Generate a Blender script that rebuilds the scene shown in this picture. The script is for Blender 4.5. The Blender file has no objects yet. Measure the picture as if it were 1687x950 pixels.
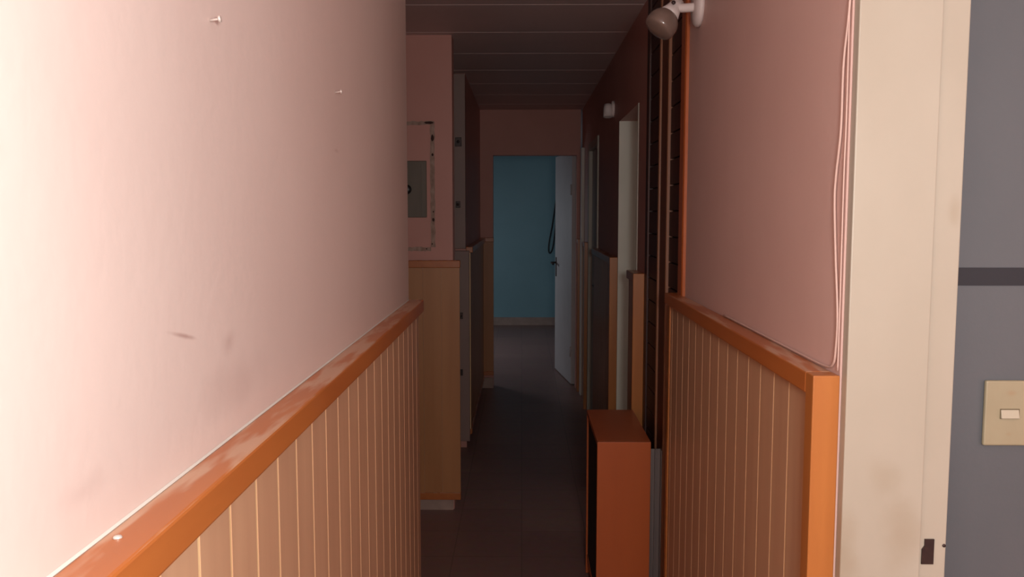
import bpy, bmesh, math, random
from mathutils import Vector, Matrix

random.seed(7)
sc = bpy.context.scene
COL = sc.collection

# ------------------------------------------------------------------ camera
F = 1400.0
cam_d = bpy.data.cameras.new('camera')
cam_d.sensor_width = 36.0
cam_d.lens = F / 1687.0 * 36.0
cam_d.clip_start = 0.02
cam = bpy.data.objects.new('camera', cam_d)
COL.objects.link(cam)
cam.location = (0, 0, 1.5)
cam.rotation_euler = (math.pi / 2 - math.atan(125.0 / F), 0, math.atan(16.5 / F))
sc.camera = cam

# ------------------------------------------------------------------ view, world
sc.view_settings.view_transform = 'Standard'
sc.view_settings.look = 'None'
sc.view_settings.gamma = 1.0
sc.view_settings.use_curve_mapping = False
sc.view_settings.exposure = 0.0
w = bpy.data.worlds.new('world')
sc.world = w
w.use_nodes = True
w.node_tree.nodes['Background'].inputs[0].default_value = (0.60, 0.70, 0.85, 1)
w.node_tree.nodes['Background'].inputs[1].default_value = 0.4


def area(name, loc, direction, sx, sy, power, color):
    d = bpy.data.lights.new(name, 'AREA')
    d.shape = 'RECTANGLE'
    d.size = sx
    d.size_y = sy
    d.energy = power
    d.color = color
    o = bpy.data.objects.new(name, d)
    COL.objects.link(o)
    o.location = loc
    o.rotation_euler = Vector(direction).to_track_quat('-Z', 'Y').to_euler()
    return o


# fills added near the camera, then daylight of the rooms round the passage
lp = bpy.data.lights.new('near_fill', 'POINT')  # unseen fill lamp added beside the camera to brighten the near walls
lp.energy = 64
lp.shadow_soft_size = 0.10
lp.color = (0.92, 0.97, 0.95)
lo = bpy.data.objects.new('near_fill', lp)
COL.objects.link(lo)
lo.location = (0.17, -0.10, 1.58)
area('warm_rear_fill', (0.65, -1.87, 1.50), (0, 1, 0.02), 0.9, 1.2, 11, (1.0, 0.70, 0.56))  # unseen warm fill added behind the camera for the far surfaces
area('daylight_living', (1.93, -0.45, 1.50), (-1, 0.0, 0), 1.1, 1.2, 10, (1.0, 0.93, 0.86))
area('daylight_blue_room', (-1.63, 9.1, 1.40), (1, 0.35, -0.95), 1.2, 0.7, 10.5, (0.86, 0.93, 1.0))
area('daylight_side_room', (2.33, 3.5, 1.45), (-1, 0.25, 0), 0.8, 1.2, 4.0, (1.0, 0.98, 0.92))


# ------------------------------------------------------------------ materials
def srgb(r, g, b):
    f = lambda c: c / 12.92 if c <= 0.04045 else ((c + 0.055) / 1.055) ** 2.4
    return (f(r / 255.0), f(g / 255.0), f(b / 255.0), 1.0)


def mat(name, col, rough=0.6, col2=None, scale=(6, 6, 6), detail=4.0, bump=0.0, bump_scale=60.0,
        metallic=0.0, spec=0.5, lo=0.3, hi=0.7, coat=0.0):
    m = bpy.data.materials.new(name)
    m.use_nodes = True
    nt = m.node_tree
    b = nt.nodes['Principled BSDF']
    b.inputs['Roughness'].default_value = rough
    b.inputs['Metallic'].default_value = metallic
    b.inputs['Specular IOR Level'].default_value = spec
    b.inputs['Coat Weight'].default_value = coat
    tc = nt.nodes.new('ShaderNodeTexCoord')
    mp = nt.nodes.new('ShaderNodeMapping')
    mp.inputs['Scale'].default_value = scale
    nt.links.new(tc.outputs['Object'], mp.inputs['Vector'])
    n = nt.nodes.new('ShaderNodeTexNoise')
    n.inputs['Scale'].default_value = 1.0
    n.inputs['Detail'].default_value = detail
    nt.links.new(mp.outputs[0], n.inputs['Vector'])
    r = nt.nodes.new('ShaderNodeValToRGB')
    r.color_ramp.elements[0].position = lo
    r.color_ramp.elements[1].position = hi
    r.color_ramp.elements[0].color = col
    r.color_ramp.elements[1].color = col2 or tuple(min(1, c * 1.08) for c in col[:3]) + (1,)
    nt.links.new(n.outputs['Fac'], r.inputs[0])
    nt.links.new(r.outputs[0], b.inputs['Base Color'])
    if bump > 0:
        n2 = nt.nodes.new('ShaderNodeTexNoise')
        n2.inputs['Scale'].default_value = bump_scale
        n2.inputs['Detail'].default_value = 3
        nt.links.new(tc.outputs['Object'], n2.inputs['Vector'])
        bp = nt.nodes.new('ShaderNodeBump')
        bp.inputs['Strength'].default_value = bump
        bp.inputs['Distance'].default_value = 0.004
        nt.links.new(n2.outputs['Fac'], bp.inputs['Height'])
        nt.links.new(bp.outputs[0], b.inputs['Normal'])
    m['out'] = 1
    return m


def add_blobs(m, blobs, col, strength=0.5):
    """worn or soiled spots of fixed place and size on a wall: (centre, radii)"""
    nt = m.node_tree
    b = nt.nodes['Principled BSDF']
    src = b.inputs['Base Color'].links[0].from_socket
    tc = nt.nodes.new('ShaderNodeTexCoord')
    nz = nt.nodes.new('ShaderNodeTexNoise')
    nz.inputs['Scale'].default_value = 14
    nz.inputs['Detail'].default_value = 5
    nt.links.new(tc.outputs['Object'], nz.inputs['Vector'])
    for c, rad, s, *rot in blobs:
        mp = nt.nodes.new('ShaderNodeMapping')
        mp.vector_type = 'TEXTURE'
        mp.inputs['Location'].default_value = c
        mp.inputs['Scale'].default_value = rad
        if rot:
            mp.inputs['Rotation'].default_value = (math.radians(rot[0]), 0, 0)
        nt.links.new(tc.outputs['Object'], mp.inputs['Vector'])
        ln = nt.nodes.new('ShaderNodeVectorMath')
        ln.operation = 'LENGTH'
        nt.links.new(mp.outputs[0], ln.inputs[0])
        ad = nt.nodes.new('ShaderNodeMath')
        ad.operation = 'MULTIPLY_ADD'
        ad.inputs[1].default_value = 1.6
        nt.links.new(nz.outputs['Fac'], ad.inputs[0])
        nt.links.new(ln.outputs['Value'], ad.inputs[2])
        mr = nt.nodes.new('ShaderNodeMapRange')
        mr.interpolation_type = 'SMOOTHSTEP'
        mr.inputs['From Min'].default_value = 0.75
        mr.inputs['From Max'].default_value = 1.8
        mr.inputs['To Min'].default_value = s
        mr.inputs['To Max'].default_value = 0.0
        nt.links.new(ad.outputs[0], mr.inputs['Value'])
        mx = nt.nodes.new('ShaderNodeMix')
        mx.data_type = 'RGBA'
        mx.inputs['B'].default_value = col
        nt.links.new(mr.outputs[0], mx.inputs['Factor'])
        nt.links.new(src, mx.inputs['A'])
        src = mx.outputs['Result']
    nt.links.new(src, b.inputs['Base Color'])


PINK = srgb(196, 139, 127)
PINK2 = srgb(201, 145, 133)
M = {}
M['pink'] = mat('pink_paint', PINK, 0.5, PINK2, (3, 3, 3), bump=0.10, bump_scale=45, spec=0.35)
M['pink_left_lit'] = mat('pink_paint_lit_scuffed', srgb(208, 185, 177), 0.5, srgb(212, 190, 182), (3, 3, 3), bump=0.10, bump_scale=45, spec=0.35)  # strong near light put into a paler pink; the scuffs follow below
add_blobs(M['pink_left_lit'], [((-0.332, 0.95, 1.355), (0.5, 0.03, 0.02), 0.35),
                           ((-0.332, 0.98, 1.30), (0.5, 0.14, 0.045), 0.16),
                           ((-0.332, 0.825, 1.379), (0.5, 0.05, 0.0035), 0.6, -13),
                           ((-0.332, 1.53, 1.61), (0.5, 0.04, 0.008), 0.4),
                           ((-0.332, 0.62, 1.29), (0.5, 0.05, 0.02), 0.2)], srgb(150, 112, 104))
M['pink_right_lit'] = mat('pink_paint_right_lit', srgb(214, 178, 169), 0.5, srgb(219, 184, 175), (3, 3, 3), bump=0.10, bump_scale=45, spec=0.35)  # same paint made lighter, extra light on this wall put into the colour
M['pink_dark'] = mat('pink_paint_inner', PINK, 0.5, PINK2, (3, 3, 3), bump=0.10, bump_scale=45, spec=0.35)
M['grey'] = mat('grey_paint', srgb(92, 96, 101), 0.55, srgb(98, 101, 106), (5, 40, 2.5), bump=0.12, bump_scale=60)
M['stripe'] = mat('dark_stripe_paint', srgb(36, 37, 45), 0.5)
M['blue'] = mat('blue_paint', srgb(118, 157, 168), 0.5, srgb(124, 163, 174), (2, 2, 2), bump=0.1)
M['cream'] = mat('cream_gloss_paint', srgb(174, 164, 148), 0.45, srgb(182, 173, 158), (5, 5, 3), bump=0.05, bump_scale=25)
add_blobs(M['cream'], [((0.51, 1.32, 0.96), (0.035, 1, 0.10), 0.35), ((0.60, 1.32, 0.99), (0.05, 1, 0.09), 0.30),
                       ((0.57, 1.32, 1.08), (0.04, 1, 0.05), 0.22), ((0.665, 1.32, 1.50), (0.012, 1, 0.03), 0.25)],
          srgb(150, 128, 100))
M['white'] = mat('white_gloss_paint', srgb(205, 196, 186), 0.45, srgb(213, 205, 196), (4, 4, 4))
M['closet'] = mat('aged_closet_paint', srgb(142, 116, 108), 0.5, srgb(150, 122, 114), (4, 4, 4))
M['jamb'] = mat('pale_jamb_paint', srgb(208, 200, 184), 0.45, srgb(216, 208, 194), (4, 4, 4))
M['door_white'] = mat('white_door_paint', srgb(196, 190, 190), 0.45)
M['ceil'] = mat('ceiling_panel', srgb(208, 182, 178), 0.5, srgb(214, 188, 184), (1.5, 4, 1))
M['ceil_seam'] = mat('ceiling_seam', srgb(222, 208, 202), 0.5)
M['board'] = mat('varnished_board', srgb(190, 145, 114), 0.45, srgb(202, 158, 125), (22, 22, 1.6), detail=6, coat=0.1)
M['board_plain'] = mat('plain_board', srgb(170, 114, 70), 0.45, srgb(182, 126, 80), (14, 14, 1.2), detail=6)
M['groove'] = mat('pale_groove', srgb(228, 190, 140), 0.45, srgb(236, 200, 150), (30, 30, 2))
M['orange'] = mat('orange_varnish', srgb(171, 95, 46), 0.36, srgb(183, 107, 52), (20, 3, 20), detail=5, coat=0.15)
M['orange_v'] = mat('orange_varnish_upright', srgb(174, 105, 52), 0.36, srgb(186, 116, 58), (24, 24, 2.5), detail=5, coat=0.15)
M['orange_red'] = mat('orange_red_varnish', srgb(176, 90, 46), 0.36, srgb(186, 98, 50), (24, 24, 2.5), detail=5, coat=0.15)
M['orange_box'] = mat('orange_veneer', srgb(180, 88, 42), 0.4, srgb(187, 93, 45), (12, 12, 2), detail=5)
M['dark'] = mat('dark_stained_wood', srgb(62, 30, 24), 0.5, srgb(74, 36, 28), (20, 20, 3), detail=5)
M['darkline'] = mat('dark_joint', srgb(20, 10, 9), 0.7)
M['brown'] = mat('brown_wood', srgb(98, 50, 28), 0.45, srgb(108, 56, 32), (30, 30, 2))
M['edge'] = mat('pale_brown_edge', srgb(134, 84, 56), 0.45, srgb(146, 94, 64), (30, 30, 2))
M['black'] = mat('black_board', srgb(22, 15, 15), 0.7)
M['blackp'] = mat('black_plastic', srgb(18, 15, 15), 0.4)
M['iron'] = mat('dark_metal', srgb(52, 40, 40), 0.45, srgb(70, 52, 48), (60, 60, 60), metallic=0.4)
M['alu'] = mat('dull_aluminium', srgb(118, 106, 104), 0.45, srgb(142, 130, 126), (40, 40, 2), metallic=0.35)
M['whitep'] = mat('white_plastic', srgb(216, 202, 198), 0.4, spec=0.4)
M['bulb'] = mat('smoky_lamp_glass', srgb(120, 100, 92), 0.16, srgb(132, 110, 100), (20, 20, 20), spec=0.7, coat=0.3)
M['switch'] = mat('aged_ivory_plastic', srgb(164, 153, 126), 0.45, srgb(170, 159, 132), (20, 20, 20))
add_blobs(M['switch'], [((0.002, 0, 0.034), (0.012, 1, 0.007), 0.3), ((0.0, 0, -0.036), (0.008, 1, 0.006), 0.2)], srgb(168, 128, 92))
M['surround'] = mat('worn_switch_edge', srgb(112, 100, 78), 0.6)
M['rocker'] = mat('pale_rocker', srgb(186, 177, 156), 0.4)
M['panelcover'] = mat('grey_metal_cover', srgb(92, 80, 66), 0.5, srgb(104, 90, 76), (30, 30, 4))
M['plaster'] = mat('chipped_filler', srgb(146, 116, 102), 0.8, srgb(178, 150, 136), (60, 60, 30), bump=0.4, bump_scale=80)
M['chip'] = mat('dark_chip', srgb(70, 38, 32), 0.85, srgb(52, 28, 25), (90, 90, 90))
M['cable'] = mat('painted_cable', srgb(208, 176, 165), 0.45)
M['steel'] = mat('bright_nail', srgb(232, 222, 214), 0.3, metallic=0.5)
M['blackcable'] = mat('black_cable', srgb(20, 20, 24), 0.5)
M['skirt'] = mat('pale_skirting', srgb(150, 128, 118), 0.5, srgb(176, 150, 138), (9, 9, 9))

# settled dust on the flat tops of the rails
m = M['orange']
nt = m.node_tree
b = nt.nodes['Principled BSDF']
src = b.inputs['Base Color'].links[0].from_socket
geo = nt.nodes.new('ShaderNodeNewGeometry')
sep = nt.nodes.new('ShaderNodeSeparateXYZ')
nt.links.new(geo.outputs['True Normal'], sep.inputs[0])
up = nt.nodes.new('ShaderNodeMapRange')
up.inputs['From Min'].default_value = 0.7
up.inputs['From Max'].default_value = 0.95
nt.links.new(sep.outputs['Z'], up.inputs['Value'])
tc = nt.nodes.new('ShaderNodeTexCoord')
mp = nt.nodes.new('ShaderNodeMapping')
mp.inputs['Scale'].default_value = (34, 5.5, 10)
nt.links.new(tc.outputs['Object'], mp.inputs['Vector'])
nz = nt.nodes.new('ShaderNodeTexNoise')
nz.inputs['Scale'].default_value = 1
nz.inputs['Detail'].default_value = 3
nt.links.new(mp.outputs[0], nz.inputs['Vector'])
rr = nt.nodes.new('ShaderNodeMapRange')
rr.inputs['From Min'].default_value = 0.44
rr.inputs['From Max'].default_value = 0.55
rr.inputs['To Max'].default_value = 0.85
nt.links.new(nz.outputs['Fac'], rr.inputs['Value'])
mu = nt.nodes.new('ShaderNodeMath')
mu.operation = 'MULTIPLY'
nt.links.new(up.outputs[0], mu.inputs[0])
nt.links.new(rr.outputs[0], mu.inputs[1])
mx = nt.nodes.new('ShaderNodeMix')
mx.data_type = 'RGBA'
mx.inputs['B'].default_value = srgb(196, 156, 128)
nt.links.new(mu.outputs[0], mx.inputs['Factor'])
nt.links.new(src, mx.inputs['A'])
nt.links.new(mx.outputs['Result'], b.inputs['Base Color'])


def tile_floor():
    m = bpy.data.materials.new('floor_tiles')
    m.use_nodes = True
    nt = m.node_tree
    b = nt.nodes['Principled BSDF']
    tc = nt.nodes.new('ShaderNodeTexCoord')
    br = nt.nodes.new('ShaderNodeTexBrick')
    br.offset = 0.0
    br.inputs['Scale'].default_value = 1.0
    br.inputs['Brick Width'].default_value = 0.30
    br.inputs['Row Height'].default_value = 0.30
    br.inputs['Mortar Size'].default_value = 0.003
    br.inputs['Color1'].default_value = srgb(148, 112, 106)
    br.inputs['Color2'].default_value = srgb(156, 120, 112)
    br.inputs['Mortar'].default_value = srgb(128, 100, 95)
    nt.links.new(tc.outputs['Object'], br.inputs['Vector'])
    nz = nt.nodes.new('ShaderNodeTexNoise')
    nz.inputs['Scale'].default_value = 25
    nz.inputs['Detail'].default_value = 6
    nt.links.new(tc.outputs['Object'], nz.inputs['Vector'])
    mx = nt.nodes.new('ShaderNodeMix')
    mx.data_type = 'RGBA'
    mx.blend_type = 'MULTIPLY'
    mx.inputs['Factor'].default_value = 0.35
    nt.links.new(br.outputs['Color'], mx.inputs['A'])
    nt.links.new(nz.outputs['Color'], mx.inputs['B'])
    nt.links.new(mx.outputs['Result'], b.inputs['Base Color'])
    b.inputs['Roughness'].default_value = 0.42
    return m


M['floor'] = tile_floor()


# ------------------------------------------------------------------ mesh helpers
class MB:
    def __init__(self):
        self.bm = bmesh.new()

    def box(self, x0, x1, y0, y1, z0, z1, mi=0):
        v = [self.bm.verts.new((x, y, z)) for z in (z0, z1) for y in (y0, y1) for x in (x0, x1)]
        for f in ((0, 2, 3, 1), (4, 5, 7, 6), (0, 1, 5, 4), (2, 6, 7, 3), (0, 4, 6, 2), (1, 3, 7, 5)):
            fc = self.bm.faces.new([v[i] for i in f])
            fc.material_index = mi
        return self

    def prism(self, poly, axis, a0, a1, mi=0):
        """extrude a polygon given in the two other axes along axis"""
        def P(u, v, a):
            return {'x': (a, u, v), 'y': (u, a, v), 'z': (u, v, a)}[axis]
        lo = [self.bm.verts.new(P(u, v, a0)) for u, v in poly]
        hi = [self.bm.verts.new(P(u, v, a1)) for u, v in poly]
        n = len(poly)
        fs = [self.bm.faces.new(lo), self.bm.faces.new(hi[::-1])]
        for i in range(n):
            fs.append(self.bm.faces.new((lo[i], hi[i], hi[(i + 1) % n], lo[(i + 1) % n])))
        for f in fs:
            f.material_index = mi
        bmesh.ops.recalc_face_normals(self.bm, faces=fs)
        return self

    def lathe(self, prof, origin, axis, n=32, mi=0, smooth=True):
        """prof: list of (distance along axis, radius)"""
        q = Vector(axis).normalized().to_track_quat('Z', 'Y')
        o = Vector(origin)
        rings = []
        for d, r in prof:
            if r < 1e-6:
                rings.append([self.bm.verts.new(o + q @ Vector((0, 0, d)))])
            else:
                rings.append([self.bm.verts.new(o + q @ Vector((r * math.cos(2 * math.pi * k / n), r * math.sin(2 * math.pi * k / n), d))) for k in range(n)])
        fs = []
        for a, c in zip(rings, rings[1:]):
            for k in range(n):
                k2 = (k + 1) % n
                if len(a) == 1 and len(c) == 1:
                    continue
                if len(a) == 1:
                    fs.append(self.bm.faces.new((a[0], c[k], c[k2])))
                elif len(c) == 1:
                    fs.append(self.bm.faces.new((a[k], c[0], a[k2])))
                else:
                    fs.append(self.bm.faces.new((a[k], c[k], c[k2], a[k2])))
        for f in fs:
            f.smooth = smooth
            f.material_index = mi
        bmesh.ops.recalc_face_normals(self.bm, faces=fs)
        return self

    def tube(self, pts, r, n=10, mi=0):
        pts = [Vector(p) for p in pts]
        # smooth with Catmull-Rom
        P = []
        for i in range(len(pts) - 1):
            p0, p1, p2, p3 = pts[max(i - 1, 0)], pts[i], pts[i + 1], pts[min(i + 2, len(pts) - 1)]
            for s in range(8):
                t = s / 8.0
                P.append(0.5 * ((2 * p1) + (p2 - p0) * t + (2 * p0 - 5 * p1 + 4 * p2 - p3) * t * t + (3 * p1 - p0 - 3 * p2 + p3) * t ** 3))
        P.append(pts[-1])
        rings = []
        ref = Vector((0.3, 0.9, 0.2)).normalized()
        for i, p in enumerate(P):
            t = (P[min(i + 1, len(P) - 1)] - P[max(i - 1, 0)]).normalized()
            u = t.cross(ref)
            if u.length < 1e-3:
                u = t.cross(Vector((1, 0, 0)))
            u.normalize()
            v = t.cross(u)
            rings.append([self.bm.verts.new(p + r * (math.cos(2 * math.pi * k / n) * u + math.sin(2 * math.pi * k / n) * v)) for k in range(n)])
        fs = []
        for a, c in zip(rings, rings[1:]):
            for k in range(n):
                fs.append(self.bm.faces.new((a[k], a[(k + 1) % n], c[(k + 1) % n], c[k])))
        fs.append(self.bm.faces.new(rings[0][::-1]))
        fs.append(self.bm.faces.new(rings[-1]))
        for f in fs:
            f.smooth = True
            f.material_index = mi
        bmesh.ops.recalc_face_normals(self.bm, faces=fs)
        return self

    def build(self, name, mats, parent=None, bevel=0.0, origin=None):
        if not isinstance(mats, (list, tuple)):
            mats = [mats]
        o0 = Vector((0, 0, 0))
        par = parent
        while par is not None:
            o0 += Vector(par.location)
            par = par.parent
        off = Vector(origin) if origin is not None else o0
        bmesh.ops.translate(self.bm, verts=self.bm.verts, vec=-off)
        me = bpy.data.meshes.new(name)
        self.bm.to_mesh(me)
        self.bm.free()
        for mm in mats:
            me.materials.append(mm)
        o = bpy.data.objects.new(name, me)
        COL.objects.link(o)
        if parent is not None:
            o.parent = parent
            o.location = off - o0
        else:
            o.location = off
        if bevel:
            md = o.modifiers.new('bevel', 'BEVEL')
            md.width = bevel
            md.segments = 2
            md.limit_method = 'ANGLE'
        return o


def tag(o, label, cat, group=None):
    o['label'] = label
    o['category'] = cat
    if group:
        o['group'] = group
    return o


def thing(name, loc, label, cat, group=None):
    o = bpy.data.objects.new(name, None)
    o.empty_display_size = 0.1
    COL.objects.link(o)
    o.location = loc
    return tag(o, label, cat, group)


def struct(name, mb, mats, bevel=0.0):
    o = mb.build(name, mats, None, bevel)
    o['kind'] = 'structure'
    return o


def part(name, mb, mats, parent, bevel=0.0, label=None):
    o = mb.build(name, mats, parent, bevel)
    if label:
        o['label'] = label
    return o


H = 2.355                                   # ceiling height
LX, RX = -0.332, 0.504                      # faces of the passage walls

# ------------------------------------------------------------------ the shell
struct('floor', MB().box(-1.9, 2.5, -2.0, 11.5, -0.06, 0.0), M['floor'])

cb = MB()
edges_y = [-2.0] + [4.14 - 0.54 * k for k in range(11, -1, -1)] + [4.14 + 0.54 * k for k in range(1, 14)] + [11.5]
edges_y = sorted(e for e in edges_y if -2.0 <= e <= 11.5)
for a, c in zip(edges_y, edges_y[1:]):
    cb.box(-1.9, 2.5, a + 0.004, c - 0.004, H, H + 0.05)
    cb.box(-1.9, 2.5, c - 0.004, c + 0.004, H + 0.002, H + 0.05, 1)
struct('ceiling', cb, [M['ceil'], M['ceil_seam']])

# passage, left hand
struct('wall_left', MB().box(-0.45, LX, -1.88, 2.475, 0, H), M['pink_left_lit'])
struct('wall_left_return', MB().box(-1.7, -0.4505, 2.35, 2.47, 0, H), M['pink_dark'])
struct('wall_alcove', MB().box(-1.7, -0.342, 4.2, 4.32, 0, H), M['pink'])
struct('wall_alcove_end', MB().box(-1.82, -1.7005, 2.35, 6.0, 0, H), M['pink_dark'])
struct('wall_left_far', MB().box(-0.42, -0.353, 5.34, 7.1995, 0, H), M['pink'])
struct('wall_closet_back', MB().box(-1.7, -0.4205, 5.9, 6.0, 0, H), M['pink_dark'])
# end wall with its doorway
struct('wall_end', MB().box(-0.85, -0.245, 7.2, 7.32, 0, H).box(-0.245, 0.49, 7.2, 7.32, 1.98, H).box(0.46, 0.70, 7.2, 7.32, 0, 1.98),
       M['pink'])
# passage, right hand
RT = 0.665
struct('wall_right', MB().box(RX, RT, 1.335, 2.62, 0, H), M['pink_right_lit'])
struct('wall_right_lintel', MB().box(RX, RT, 3.72, 4.47, 1.97, H).box(RX, RT, 3.49, 3.72, 0, H), M['pink'])
struct('wall_right_middle', MB().box(RX, RT, 4.4705, 5.64, 0, H), M['pink'])
struct('wall_right_far', MB().box(RX, RT, 5.6405, 6.41, 2.01, H).box(RX, RT, 6.41, 7.1995, 0, H), M['pink'])
struct('wall_cupboard', MB().box(RT - 0.03, RT, 2.7005, 3.4895, 0, H), M['black'])
# room on the right where the switch is, and the rear of the space the camera stands in
struct('wall_switch', MB().box(RT + 0.0005, 2.0, 1.42, 1.54, 0, H), M['grey'])
WY0, WY1, WZ0, WZ1 = -1.0, 0.1, 0.9, 2.1
struct('wall_living', MB().box(2.0, 2.12, -1.88, WY0, 0, H).box(2.0, 2.12, WY1, 1.54, 0, H)
       .box(2.0, 2.12, WY0, WY1, 0, WZ0).box(2.0, 2.12, WY0, WY1, WZ1, H), M['pink'])
struct('wall_rear', MB().box(-0.45, 0.2, -2.0, -1.8805, 0, H).box(1.1, 2.12, -2.0, -1.8805, 0, H)
       .box(0.2, 1.1, -2.0, -1.8805, 0, 0.9).box(0.2, 1.1, -2.0, -1.8805, 2.1, H), M['pink'])
# room behind the open doorway on the right
struct('wall_side_room', MB().box(2.35, 2.45, 2.0, 5.6, 0, H).box(RT + 0.001, 2.35, 2.0, 2.1, 0, H).box(RT + 0.001, 2.35, 5.5, 5.6, 0, H), M['white'])
# blue room at the end
struct('wall_blue', MB().box(-1.8, 1.6, 11.3, 11.42, 0, H), M['blue'])
struct('wall_blue_left', MB().box(-1.8, -1.68, 7.2, 8.3, 0, H).box(-1.8, -1.68, 9.7, 11.2995, 0, H)
       .box(-1.8, -1.68, 8.3, 9.7, 0, 0.9).box(-1.8, -1.68, 8.3, 9.7, 1.9, H).box(-1.6795, -0.851, 7.2, 7.32, 0, H), M['blue'])
struct('wall_blue_right', MB().box(1.48, 1.6, 7.2, 11.2995, 0, H).box(0.7005, 1.4795, 7.2, 7.32, 0, H), M['blue'])
struct('baseboard_blue', MB().box(-1.679, 1.479, 11.285, 11.2995, 0, 0.105), M['skirt'])
struct('baseboard_alcove', MB().box(-1.69, -0.346, 4.188, 4.1995, 0, 0.062), M['skirt'])
struct('baseboard_end', MB().box(-0.352, -0.246, 7.188, 7.1995, 0, 0.09), M['skirt'])


def window(name, x0, x1, y0, y1, z0, z1, axis):
    """a plain frame set in the opening of a wall"""
    t = 0.04
    mb = MB()
    if axis == 'x':
        mb.box(x0, x1, y0, y1, z0, z0 + t).box(x0, x1, y0, y1, z1 - t, z1)
        mb.box(x0, x1, y0, y0 + t, z0 + t, z1 - t).box(x0, x1, y1 - t, y1, z0 + t, z1 - t)
        ym = (y0 + y1) / 2
        mb.box(x0, x1, ym - t / 2, ym + t / 2, z0 + t, z1 - t)
    else:
        mb.box(x0, x1, y0, y1, z0, z0 + t).box(x0, x1, y0, y1, z1 - t, z1)
        mb.box(x0, x0 + t, y0, y1, z0 + t, z1 - t).box(x1 - t, x1, y0, y1, z0 + t, z1 - t)
        xm = (x0 + x1) / 2
        mb.box(xm - t / 2, xm + t / 2, y0, y1, z0 + t, z1 - t)
    return struct(name, mb, M['white'])


window('window_1', 2.04, 2.08, WY0, WY1, WZ0, WZ1, 'x')
window('window_2', 0.2, 1.1, -1.96, -1.92, 0.9, 2.1, 'y')  # unseen opening added for the rear fill
window('window_3', -1.77, -1.73, 8.3, 9.7, 0.9, 1.9, 'x')

# dark stripe round the grey room
struct('trim_1', MB().box(RT + 0.001, 1.99, 1.4185, 1.4205, 1.379, 1.409), M['stripe'])

# cream door frame on the near end of the right wall
fr = struct('trim_2', MB().box(0.5062, 0.632, 1.312, 1.334, 0, H), M['cream'], 0.002)
part('rebate', MB().box(0.633, 0.676, 1.320, 1.4195, 0, H), M['cream'], fr, 0.002)
part('strike_plate', MB().prism([(0.637, 0.942), (0.656, 0.942), (0.656, 0.983), (0.641, 0.983), (0.641, 0.972), (0.637, 0.966)], 'y', 1.3175, 1.321), M['iron'], fr, label='dark metal strike plate')
part('screw_hole', MB().lathe([(0, 0.0), (0, 0.003), (0.002, 0.0025), (0.002, 0)], (0.6725, 1.3205, 0.972), (0, -1, 0), 12), M['iron'], fr)

# orange edge strip at the corner of the wall beside the dark door
struct('trim_3', MB().box(0.493, RT, 2.6205, 2.700, 0, H), M['orange_red'], 0.0105)
struct('trim_4', MB().box(0.503, 0.54, 3.430, 3.4895, 0, H), M['dark'], 0.002)
# cream frame of the open doorway
struct('trim_5', MB().box(0.5025, RT - 0.001, 4.455, 4.4695, 0, 1.97), M['jamb'])
struct('trim_6', MB().box(0.5, RT - 0.001, 3.7205, 3.733, 0, 1.97), M['cream'])
# frame round the closed cream door
struct('trim_7', MB().box(0.494, 0.56, 5.6415, 5.70, 0, 2.005).box(0.494, 0.56, 6.345, 6.405, 0, 2.005).box(0.494, 0.56, 5.70, 6.345, 1.95, 2.005), M['cream'], 0.003)

# ------------------------------------------------------------------ doors
d = struct('door_1', MB().box(0.52, 0.555, 5.701, 6.344, 0.005, 1.949), M['cream'], 0.002)
part('door_handle', MB().lathe([(0, 0.02), (0.006, 0.02), (0.006, 0.008), (0.03, 0.008)], (0.52, 5.76, 1.0), (-1, 0, 0), 16).tube([(0.492, 5.76, 1.0), (0.49, 5.80, 1.0), (0.49, 5.86, 1.0)], 0.007), M['iron'], d)

# white door standing open into the blue room
e = MB().box(0, 0.78, 0, 0.035, 0.008, 2.02)
dl = e.build('door_2', M['door_white'], None, 0.002)
dl['kind'] = 'structure'
dl.location = (0.462, 7.335, 0)
dl.rotation_euler = (0, 0, math.radians(98.2))
dl.data.materials[0] = M['door_white']


def child_local(name, mb, mm, parent, label=None):
    me = bpy.data.meshes.new(name)
    mb.bm.to_mesh(me)
    mb.bm.free()
    me.materials.append(mm)
    o = bpy.data.objects.new(name, me)
    COL.objects.link(o)
    o.parent = parent
    if label:
        o['label'] = label
    return o


child_local('door_handle', MB().box(0.70, 0.735, 0.0352, 0.040, 0.90, 1.08).lathe([(0, 0.009), (0.045, 0.009)], (0.718, 0.040, 1.03), (0, 1, 0), 14)
            .tube([(0.718, 0.082, 1.03), (0.70, 0.086, 1.03), (0.66, 0.086, 1.025), (0.61, 0.084, 1.02)], 0.009), M['iron'], dl, 'dark metal lever handle')
child_local('hinge', MB().lathe([(0, 0.0), (0, 0.007), (0.09, 0.007), (0.09, 0)], (-0.006, 0.043, 0.25), (0, 0, 1), 12), M['door_white'], dl)
child_local('hinge', MB().lathe([(0, 0.0), (0, 0.007), (0.09, 0.007), (0.09, 0)], (-0.006, 0.043, 1.65), (0, 0, 1), 12), M['door_white'], dl)

# dark slatted door on the right
dd = struct('door_3', MB().box(0.524, 0.542, 2.7005, 3.4295, 0.01, H - 0.003), M['darkline'])
for (y0, y1) in ((2.702, 2.960), (3.152, 3.428)):
    mb = MB()
    z = 0.012
    while z < H - 0.02:
        z1 = min(z + 0.088, H - 0.005)
        mb.box(0.510, 0.5239, y0, y1, z, z1 - 0.005)
        z = z1
    part('slat_panel', mb, M['dark'], dd, 0.001)
part('stile', MB().box(0.505, 0.5239, 2.984, 3.129, 0.012, H - 0.004), M['brown'], dd, 0.002)
part('edge_bead', MB().box(0.500, 0.5239, 2.962, 2.9835, 0.012, H - 0.004), M['edge'], dd, 0.003)
part('edge_bead', MB().box(0.498, 0.5239, 3.1295, 3.1505, 0.012, H - 0.004), M['edge'], dd, 0.003)


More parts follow.
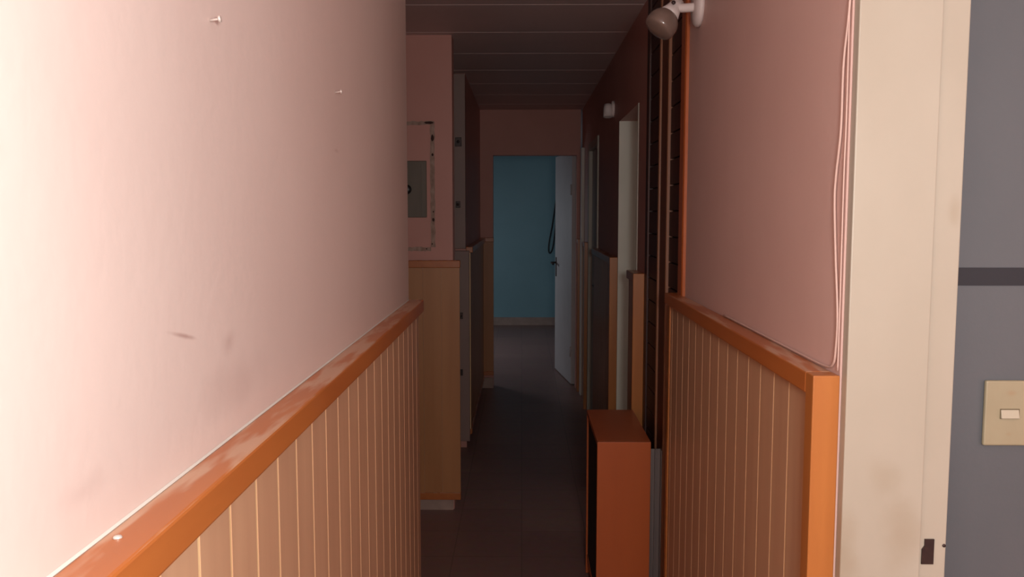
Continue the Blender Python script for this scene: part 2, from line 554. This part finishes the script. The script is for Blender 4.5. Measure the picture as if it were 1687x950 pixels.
# ------------------------------------------------------------------ wainscots
RH = 0.036


def wain_x(x, side, y0, y1, top, label, near_post=False, far_post=False, pitch=0.088, phase=0.0, base=0.0, t=0.028, rp=0.043,
           end_grain=False, flat=False, rail_y1=None, bm_='board'):
    """boarded panel on a wall of constant x; side +1 when the wall faces +x"""
    root = thing('wainscot', (x, (y0 + y1) / 2, 0), label, 'wood panelling')
    X = lambda a: x + side * a
    bx = lambda mb, a, c, *r: mb.box(min(X(a), X(c)), max(X(a), X(c)), *r)
    p0 = y0 + (0.036 if near_post else 0)
    p1 = y1 - (0.03 if far_post else 0)
    mb = MB()
    bx(mb, 0.0005, t - 0.0006, p0, p1, base, top - RH, 1)
    ys = []
    k = math.floor((p0 - phase) / pitch)
    while phase + k * pitch < p1:
        g = phase + k * pitch
        if g > p0 + 0.012:
            ys.append(g)
        k += 1
    cur = p0
    if flat:
        ys = []
    for g in ys + [p1 + 0.0032]:
        bx(mb, t - 0.0006, t, cur, g - 0.0032, base, top - RH)
        cur = g + 0.0032
    if base > 0.02:
        pass
    part('board_panel', mb, [M[bm_], M['groove']], root)
    mb = MB()
    u0, u1 = sorted((X(0.0005), X(rp)))
    mb.box(u0, u1, p0, rail_y1 or y1, top - RH + 0.0003, top)
    part('cap_rail', mb, M['orange'], root, 0.003)
    if near_post:
        mb = MB()
        bx(mb, 0.0005, rp, y0, p0 - 0.0003, base, top)
        part('end_post', mb, M['orange_v'], root, 0.002, 'bright orange end post')
    if far_post:
        mb = MB()
        bx(mb, 0.0005, t + 0.004, p1 + 0.0003, y1, base, top - RH)
        part('end_post', mb, M['orange_v'], root, 0.002)
    if base > 0.02:
        mb = MB()
        bx(mb, 0.0005, t + 0.006, y0, y1, base - 0.035, base - 0.0003)
        part('bottom_rail', mb, M['orange'], root, 0.002)
    return root


def wain_y(y, x0, x1, top, base, label, t=0.028, rp=0.04):
    """panel on a wall facing the camera"""
    root = thing('wainscot', ((x0 + x1) / 2, y, 0), label, 'wood panelling')
    mb = MB()
    mb.box(x0, x1, y - t + 0.004, y - 0.0005, base, top - RH, 1)
    n = max(1, round((x1 - x0) / 0.09))
    for i in range(n):
        a = x0 + (x1 - x0) * i / n
        c = x0 + (x1 - x0) * (i + 1) / n
        mb.box(a, c - (0.0015 if i < n - 1 else 0), y - t, y - t + 0.004, base, top - RH)
    part('board_panel', mb, [M['board_plain'], M['board']], root)
    part('cap_rail', MB().box(x0, x1 + 0.004, y - rp, y - 0.0005, top - RH + 0.0003, top), M['orange'], root, 0.003)
    part('bottom_rail', MB().box(x0, x1 + 0.001, y - t - 0.006, y - 0.0005, base - 0.036, base - 0.0003), M['orange'], root, 0.002)
    return root


lw = wain_x(LX, 1, -1.85, 2.478, 1.245, 'long grooved wooden wainscot with dusty orange cap rail on the left wall', phase=0.776 - 0.004, pitch=0.0865, rail_y1=2.486)
part('caulk_line', MB().prism([(LX + 0.0002, 1.2420), (LX + 0.0022, 1.2452), (LX + 0.0002, 1.2470)], 'y', -1.85, 2.474), M['white'], lw)
part('paint_chip', MB().lathe([(0, 0.0), (0, 0.004), (0.0015, 0.003), (0.002, 0)], (-0.318, 0.645, 1.2452), (0, 0, 1), 9), M['steel'], lw, label='tiny white fleck')
wain_x(RX, -1, 1.332, 2.735, 1.243, 'grooved wooden wainscot with bright orange end post beside the cream door frame', near_post=True, far_post=True, phase=1.406, pitch=0.0905)
wain_y(4.1995, -1.66, -0.308, 1.266, 0.095, 'plain wooden wainscot on the wall under the fuse panel')
wain_x(-0.353, 1, 5.345, 7.155, 1.285, 'dark far wainscot on the left wall beyond the white closet', base=0.12, phase=5.36, bm_='board_plain')
wain_y(7.1995, -0.353, -0.243, 1.29, 0.15, 'narrow wooden wainscot on the end wall left of the blue doorway')
wain_x(RX, -1, 3.4895, 3.7195, 1.25, 'narrow wainscot between the dark slatted door and the open doorway', near_post=True, t=0.036, rp=0.047, flat=True)
wain_x(RX, -1, 4.4705, 5.64, 1.265, 'wainscot on the right wall beyond the bright doorway', near_post=True, phase=4.5)
wain_x(RX, -1, 6.407, 6.60, 1.275, 'nearer of two narrow orange wainscots by the far end of the right wall', near_post=True, flat=True, t=0.026, rp=0.034)
wain_x(RX, -1, 7.05, 7.19, 1.28, 'wainscot in the far right corner beside the end doorway', near_post=True, flat=True)
struct('trim_8', MB().box(0.478, 0.5035, 6.90, 7.00, 0, 2.02), M['white'], 0.002)

# ------------------------------------------------------------------ white closet
cl = thing('closet', (-0.55, 5.6, 0), 'tall white closet with upper and lower doors past the alcove on the left', 'closet')
part('carcass', MB().box(-1.0, -0.97, 5.34, 5.85, 0, H - 0.003).box(-0.4505, -0.4215, 5.34, 5.85, 0, H - 0.003).box(-0.97, -0.4505, 5.82, 5.85, 0, H - 0.003)
     .box(-0.97, -0.4505, 5.34, 5.82, 0, 0.03).box(-0.97, -0.4505, 5.34, 5.82, 1.25, 1.27).box(-0.97, -0.4505, 5.34, 5.82, H - 0.03, H - 0.003), M['closet'], cl)
ud = part('door', MB().box(-0.98, -0.352, 5.312, 5.336, 1.275, H - 0.006), M['closet'], cl, 0.003)
ld = part('door', MB().box(-0.98, -0.330, 5.300, 5.336, 0.05, 1.262), M['closet'], cl, 0.003)
part('plinth', MB().box(-0.98, -0.392, 5.325, 5.3395, 0, 0.048), M['closet'], cl)


def catch(zc, y, x, parent, big):
    s = 1.4 if big else 1.0
    part('catch', MB().box(x - 0.014 * s, x + 0.014 * s, y - 0.010, y - 0.0003, zc - 0.020 * s, zc + 0.020 * s)
         .lathe([(0, 0.007), (0.016, 0.009), (0.02, 0)], (x, y - 0.010, zc), (0, -1, 0), 12), M['iron'], parent, 0.002)


catch(1.935, 5.312, -0.394, ud, True)
catch(1.55, 5.312, -0.398, ud, False)
catch(0.855, 5.300, -0.385, ld, False)
catch(0.495, 5.300, -0.387, ld, False)

# ------------------------------------------------------------------ fuse panel and the chipped filler round it
fp = thing('fuse_panel', (-0.53, 4.2, 1.614), 'small grey fuse panel cover with black knob on the alcove wall', 'fuse panel')
part('cover', MB().box(-0.60, -0.468, 4.190, 4.1995, 1.476, 1.752), M['panelcover'], fp, 0.003)
part('ridge', MB().box(-0.494, -0.490, 4.187, 4.190, 1.49, 1.74), M['panelcover'], fp)
part('knob', MB().lathe([(0, 0.0), (0, 0.024), (0.012, 0.022), (0.016, 0.012), (0.016, 0)], (-0.566, 4.190, 1.613), (0, -1, 0), 24), M['blackp'], fp, label='round black knob')
pt = thing('filler_strip', (-0.53, 4.2, 1.62), 'chipped strip of old filler framing the fuse panel', 'filler')


def ragged(x0, x1, z0, z1, vert, seed):
    rnd = random.Random(seed)
    n = 22
    a, c = [], []
    for i in range(n + 1):
        f = i / n
        j1, j2 = rnd.uniform(-0.0025, 0.0025), rnd.uniform(-0.0025, 0.0025)
        if vert:
            a.append((x0 + j1, z0 + (z1 - z0) * f))
            c.append((x1 + j2, z0 + (z1 - z0) * f))
        else:
            a.append((x0 + (x1 - x0) * f, z0 + j1))
            c.append((x0 + (x1 - x0) * f, z1 + j2))
    return a + c[::-1]


part('upright', MB().prism(ragged(-0.450, -0.428, 1.33, 1.925, True, 1), 'y', 4.1975, 4.1995), M['plaster'], pt)
part('top_run', MB().prism(ragged(-0.66, -0.428, 1.926, 1.944, False, 2), 'y', 4.1975, 4.1995), M['plaster'], pt)
part('bottom_run', MB().prism(ragged(-0.66, -0.45, 1.31, 1.330, False, 3), 'y', 4.1975, 4.1995), M['plaster'], pt)
for (px0, px1, pz0, pz1, sd) in ((-0.478, -0.432, 1.930, 1.943, 5), (-0.446, -0.431, 1.846, 1.880, 6), (-0.445, -0.433, 1.775, 1.79, 7),
                                 (-0.444, -0.430, 1.455, 1.475, 8), (-0.476, -0.468, 1.318, 1.325, 9), (-0.447, -0.440, 1.342, 1.350, 10), (-0.441, -0.433, 1.50, 1.508, 11)):
    rnd = random.Random(sd)
    cx, cz = (px0 + px1) / 2, (pz0 + pz1) / 2
    poly = [(cx + (px1 - px0) / 2 * math.cos(a) * rnd.uniform(0.75, 1.1), cz + (pz1 - pz0) / 2 * math.sin(a) * rnd.uniform(0.75, 1.1)) for a in [2 * math.pi * i / 11 for i in range(11)]]
    part('chip', MB().prism(poly, 'y', 4.1965, 4.1975), M['chip'], pt)

# ------------------------------------------------------------------ wooden box on the floor
bx = thing('shelf_box', (0.362, 3.21, 0), 'narrow orange wooden box with open black side standing on the passage floor', 'box')
X0, X1, Y0, Y1, ZT = 0.268, 0.458, 2.957, 3.455, 0.69
part('front_panel', MB().box(X0, X1, Y0, Y0 + 0.018, 0.0, ZT), M['orange_box'], bx, 0.0015)
part('end_panel', MB().box(X0, X1, Y1 - 0.018, Y1, 0.0, ZT - 0.0185), M['orange_box'], bx, 0.0015)
part('top', MB().box(X0, X1, Y0 + 0.0182, Y1, ZT - 0.018, ZT), M['orange_box'], bx, 0.0015)
part('bottom_board', MB().box(X0 + 0.004, X1 - 0.011, Y0 + 0.0185, Y1 - 0.0185, 0.062, 0.08), M['orange_box'], bx)
part('back_panel', MB().box(X1 - 0.0105, X1, Y0 + 0.0185, Y1 - 0.0185, 0.0, ZT - 0.0185), M['black'], bx, label='black inner panel')
part('inside_shade_sheet', MB().box(X0 + 0.012, X1 - 0.0115, Y1 - 0.022, Y1 - 0.0186, 0.081, ZT - 0.019).box(X0 + 0.007, X0 + 0.011, Y0 + 0.0187, Y1 - 0.0225, 0.081, ZT - 0.019), M['black'], bx, label='black sheet for the shade inside')  # black sheets stand in for the shade inside the open side

# grey metal channel standing between the box and the door
ch = thing('metal_channel', (0.485, 3.0, 0), 'dull grey metal channel standing upright beside the orange box', 'metal bar')
part('web', MB().box(0.4615, 0.5005, 2.995, 2.999, 0, 0.655), M['alu'], ch)
part('flange', MB().box(0.4615, 0.4645, 2.9995, 3.024, 0, 0.655), M['alu'], ch)
part('flange', MB().box(0.4970, 0.5005, 2.972, 2.9945, 0, 0.655), M['alu'], ch)
part('lip', MB().box(0.4770, 0.4800, 2.984, 2.9945, 0, 0.655), M['alu'], ch)

# ------------------------------------------------------------------ wall lamps
wl = thing('wall_lamp', (RX, 2.49, 2.09), 'white spot wall lamp with smoky reflector bulb above the dark slatted door', 'wall lamp')
part('wall_plate', MB().lathe([(0.0005, 0.0), (0.0005, 0.058), (0.010, 0.058), (0.018, 0.050), (0.021, 0.03), (0.021, 0)], (RX, 2.47, 2.082), (-1, 0, 0), 40), M['whitep'], wl)
arm = part('arm', MB().tube([(RX - 0.018, 2.47, 2.078), (0.455, 2.47, 2.076), (0.428, 2.47, 2.077)], 0.0125, 14), M['whitep'], wl)
part('screw', MB().lathe([(0, 0), (0, 0.006), (0.003, 0.005), (0.003, 0)], (0.424, 2.448, 2.086), (0, -1, 0), 14), M['iron'], arm)
AX = Vector((-0.60, -0.20, -0.78)).normalized()
S0 = Vector((0.446, 2.482, 2.097))
part('lamp_holder', MB().lathe([(0, 0), (0, 0.016), (0.02, 0.020), (0.035, 0.024), (0.052, 0.030), (0.052, 0.026), (0.045, 0.0)], S0, AX, 28), M['whitep'], wl)
part('bulb', MB().lathe([(0.040, 0.0), (0.046, 0.022), (0.053, 0.031), (0.064, 0.040), (0.080, 0.0455), (0.097, 0.0450), (0.104, 0.0430), (0.108, 0.038), (0.1115, 0.027), (0.1135, 0.013), (0.114, 0)], S0, AX, 40), M['bulb'], wl, label='smoky reflector bulb')

fl = thing('wall_lamp', (RX, 4.72, 2.06), 'small white wall lamp beyond the bright doorway on the right', 'wall lamp')
part('wall_plate', MB().lathe([(0.0005, 0.0), (0.0005, 0.045), (0.012, 0.043), (0.016, 0.03), (0.016, 0)], (RX, 4.74, 2.065), (-1, 0, 0), 32), M['whitep'], fl)
part('arm', MB().tube([(RX - 0.014, 4.74, 2.065), (0.482, 4.74, 2.068), (0.474, 4.74, 2.072)], 0.010, 12), M['whitep'], fl)
part('lamp_holder', MB().lathe([(0, 0), (0, 0.020), (0.02, 0.024), (0.07, 0.026), (0.07, 0.022), (0.05, 0)], (0.470, 4.735, 2.09), (0, -0.15, -1), 24), M['whitep'], fl)

# ------------------------------------------------------------------ light switch on the grey wall
sw = thing('light_switch', (0.818, 1.42, 1.165), 'aged ivory light switch on the grey wall at right', 'light switch')
part('plate', MB().box(0.777, 0.859, 1.411, 1.4197, 1.109, 1.220), M['switch'], sw, 0.003)
part('surround', MB().box(0.802, 0.834, 1.4095, 1.4108, 1.1555, 1.1725), M['surround'], sw)
part('rocker', MB().prism([(1.4094, 1.157), (1.4094, 1.171), (1.4085, 1.171), (1.4050, 1.157)], 'x', 0.8025, 0.832), M['rocker'], sw, 0.0005)

# ------------------------------------------------------------------ cables and nails
wc = MB().tube([(0.5005, 1.323, 2.2), (0.5005, 1.325, 2.0), (0.5005, 1.338, 1.82), (0.5005, 1.355, 1.733), (0.5005, 1.357, 1.631), (0.5005, 1.371, 1.561), (0.5005, 1.374, 1.518), (0.5005, 1.362, 1.433),
                (0.5005, 1.345, 1.339), (0.5005, 1.347, 1.285), (0.5005, 1.356, 1.258), (0.5005, 1.39, 1.2485), (0.5005, 1.50, 1.247), (0.5005, 1.75, 1.247), (0.5005, 2.1, 1.247)], 0.0019)
tag(wc.build('wall_cable', M['cable'], None, origin=(0.5, 1.35, 1.25)), 'slack pink painted cable bowing down the wall beside the cream frame', 'cable')
wc = MB().tube([(0.5012, 1.337, 2.2), (0.5012, 1.341, 1.9), (0.5012, 1.338, 1.66), (0.5012, 1.340, 1.56), (0.5012, 1.339, 1.435), (0.5012, 1.338, 1.36), (0.5012, 1.338, 1.25)], 0.0013)
tag(wc.build('wall_cable', M['cable'], None, origin=(0.5, 1.337, 1.25)), 'straight thin cable running tight along the edge of the cream frame', 'cable')

tag(MB().tube([(0.50, 11.292, 2.02), (0.47, 11.292, 1.88), (0.44, 11.292, 1.62), (0.40, 11.292, 1.34), (0.36, 11.292, 1.12), (0.352, 11.292, 1.0), (0.375, 11.292, 0.965), (0.41, 11.292, 1.06), (0.44, 11.292, 1.30), (0.465, 11.292, 1.62), (0.50, 11.292, 1.85)], 0.0075)
    .build('hanging_cable', M['blackcable'], None, origin=(0.42, 11.29, 1.0)), 'dark loop of cable hanging on the blue wall beside the open white door', 'cable')


def nail(y, z, label):
    t = thing('wall_nail', (LX, y, z), label, 'nail', )
    part('shank', MB().lathe([(0.0004, 0), (0.0004, 0.0012), (0.010, 0.0012)], (LX, y, z), (1, 0, 0.15), 10), M['steel'], t)
    part('head', MB().lathe([(0.010, 0), (0.010, 0.0036), (0.012, 0.0036), (0.0125, 0)], (LX, y, z), (1, 0, 0.15), 12), M['steel'], t)


nail(0.92, 1.703, 'small bright nail in the brightly lit left wall, the one nearer the camera')
nail(1.529, 1.712, 'small nail in the shaded part of the left wall, farther from the camera')
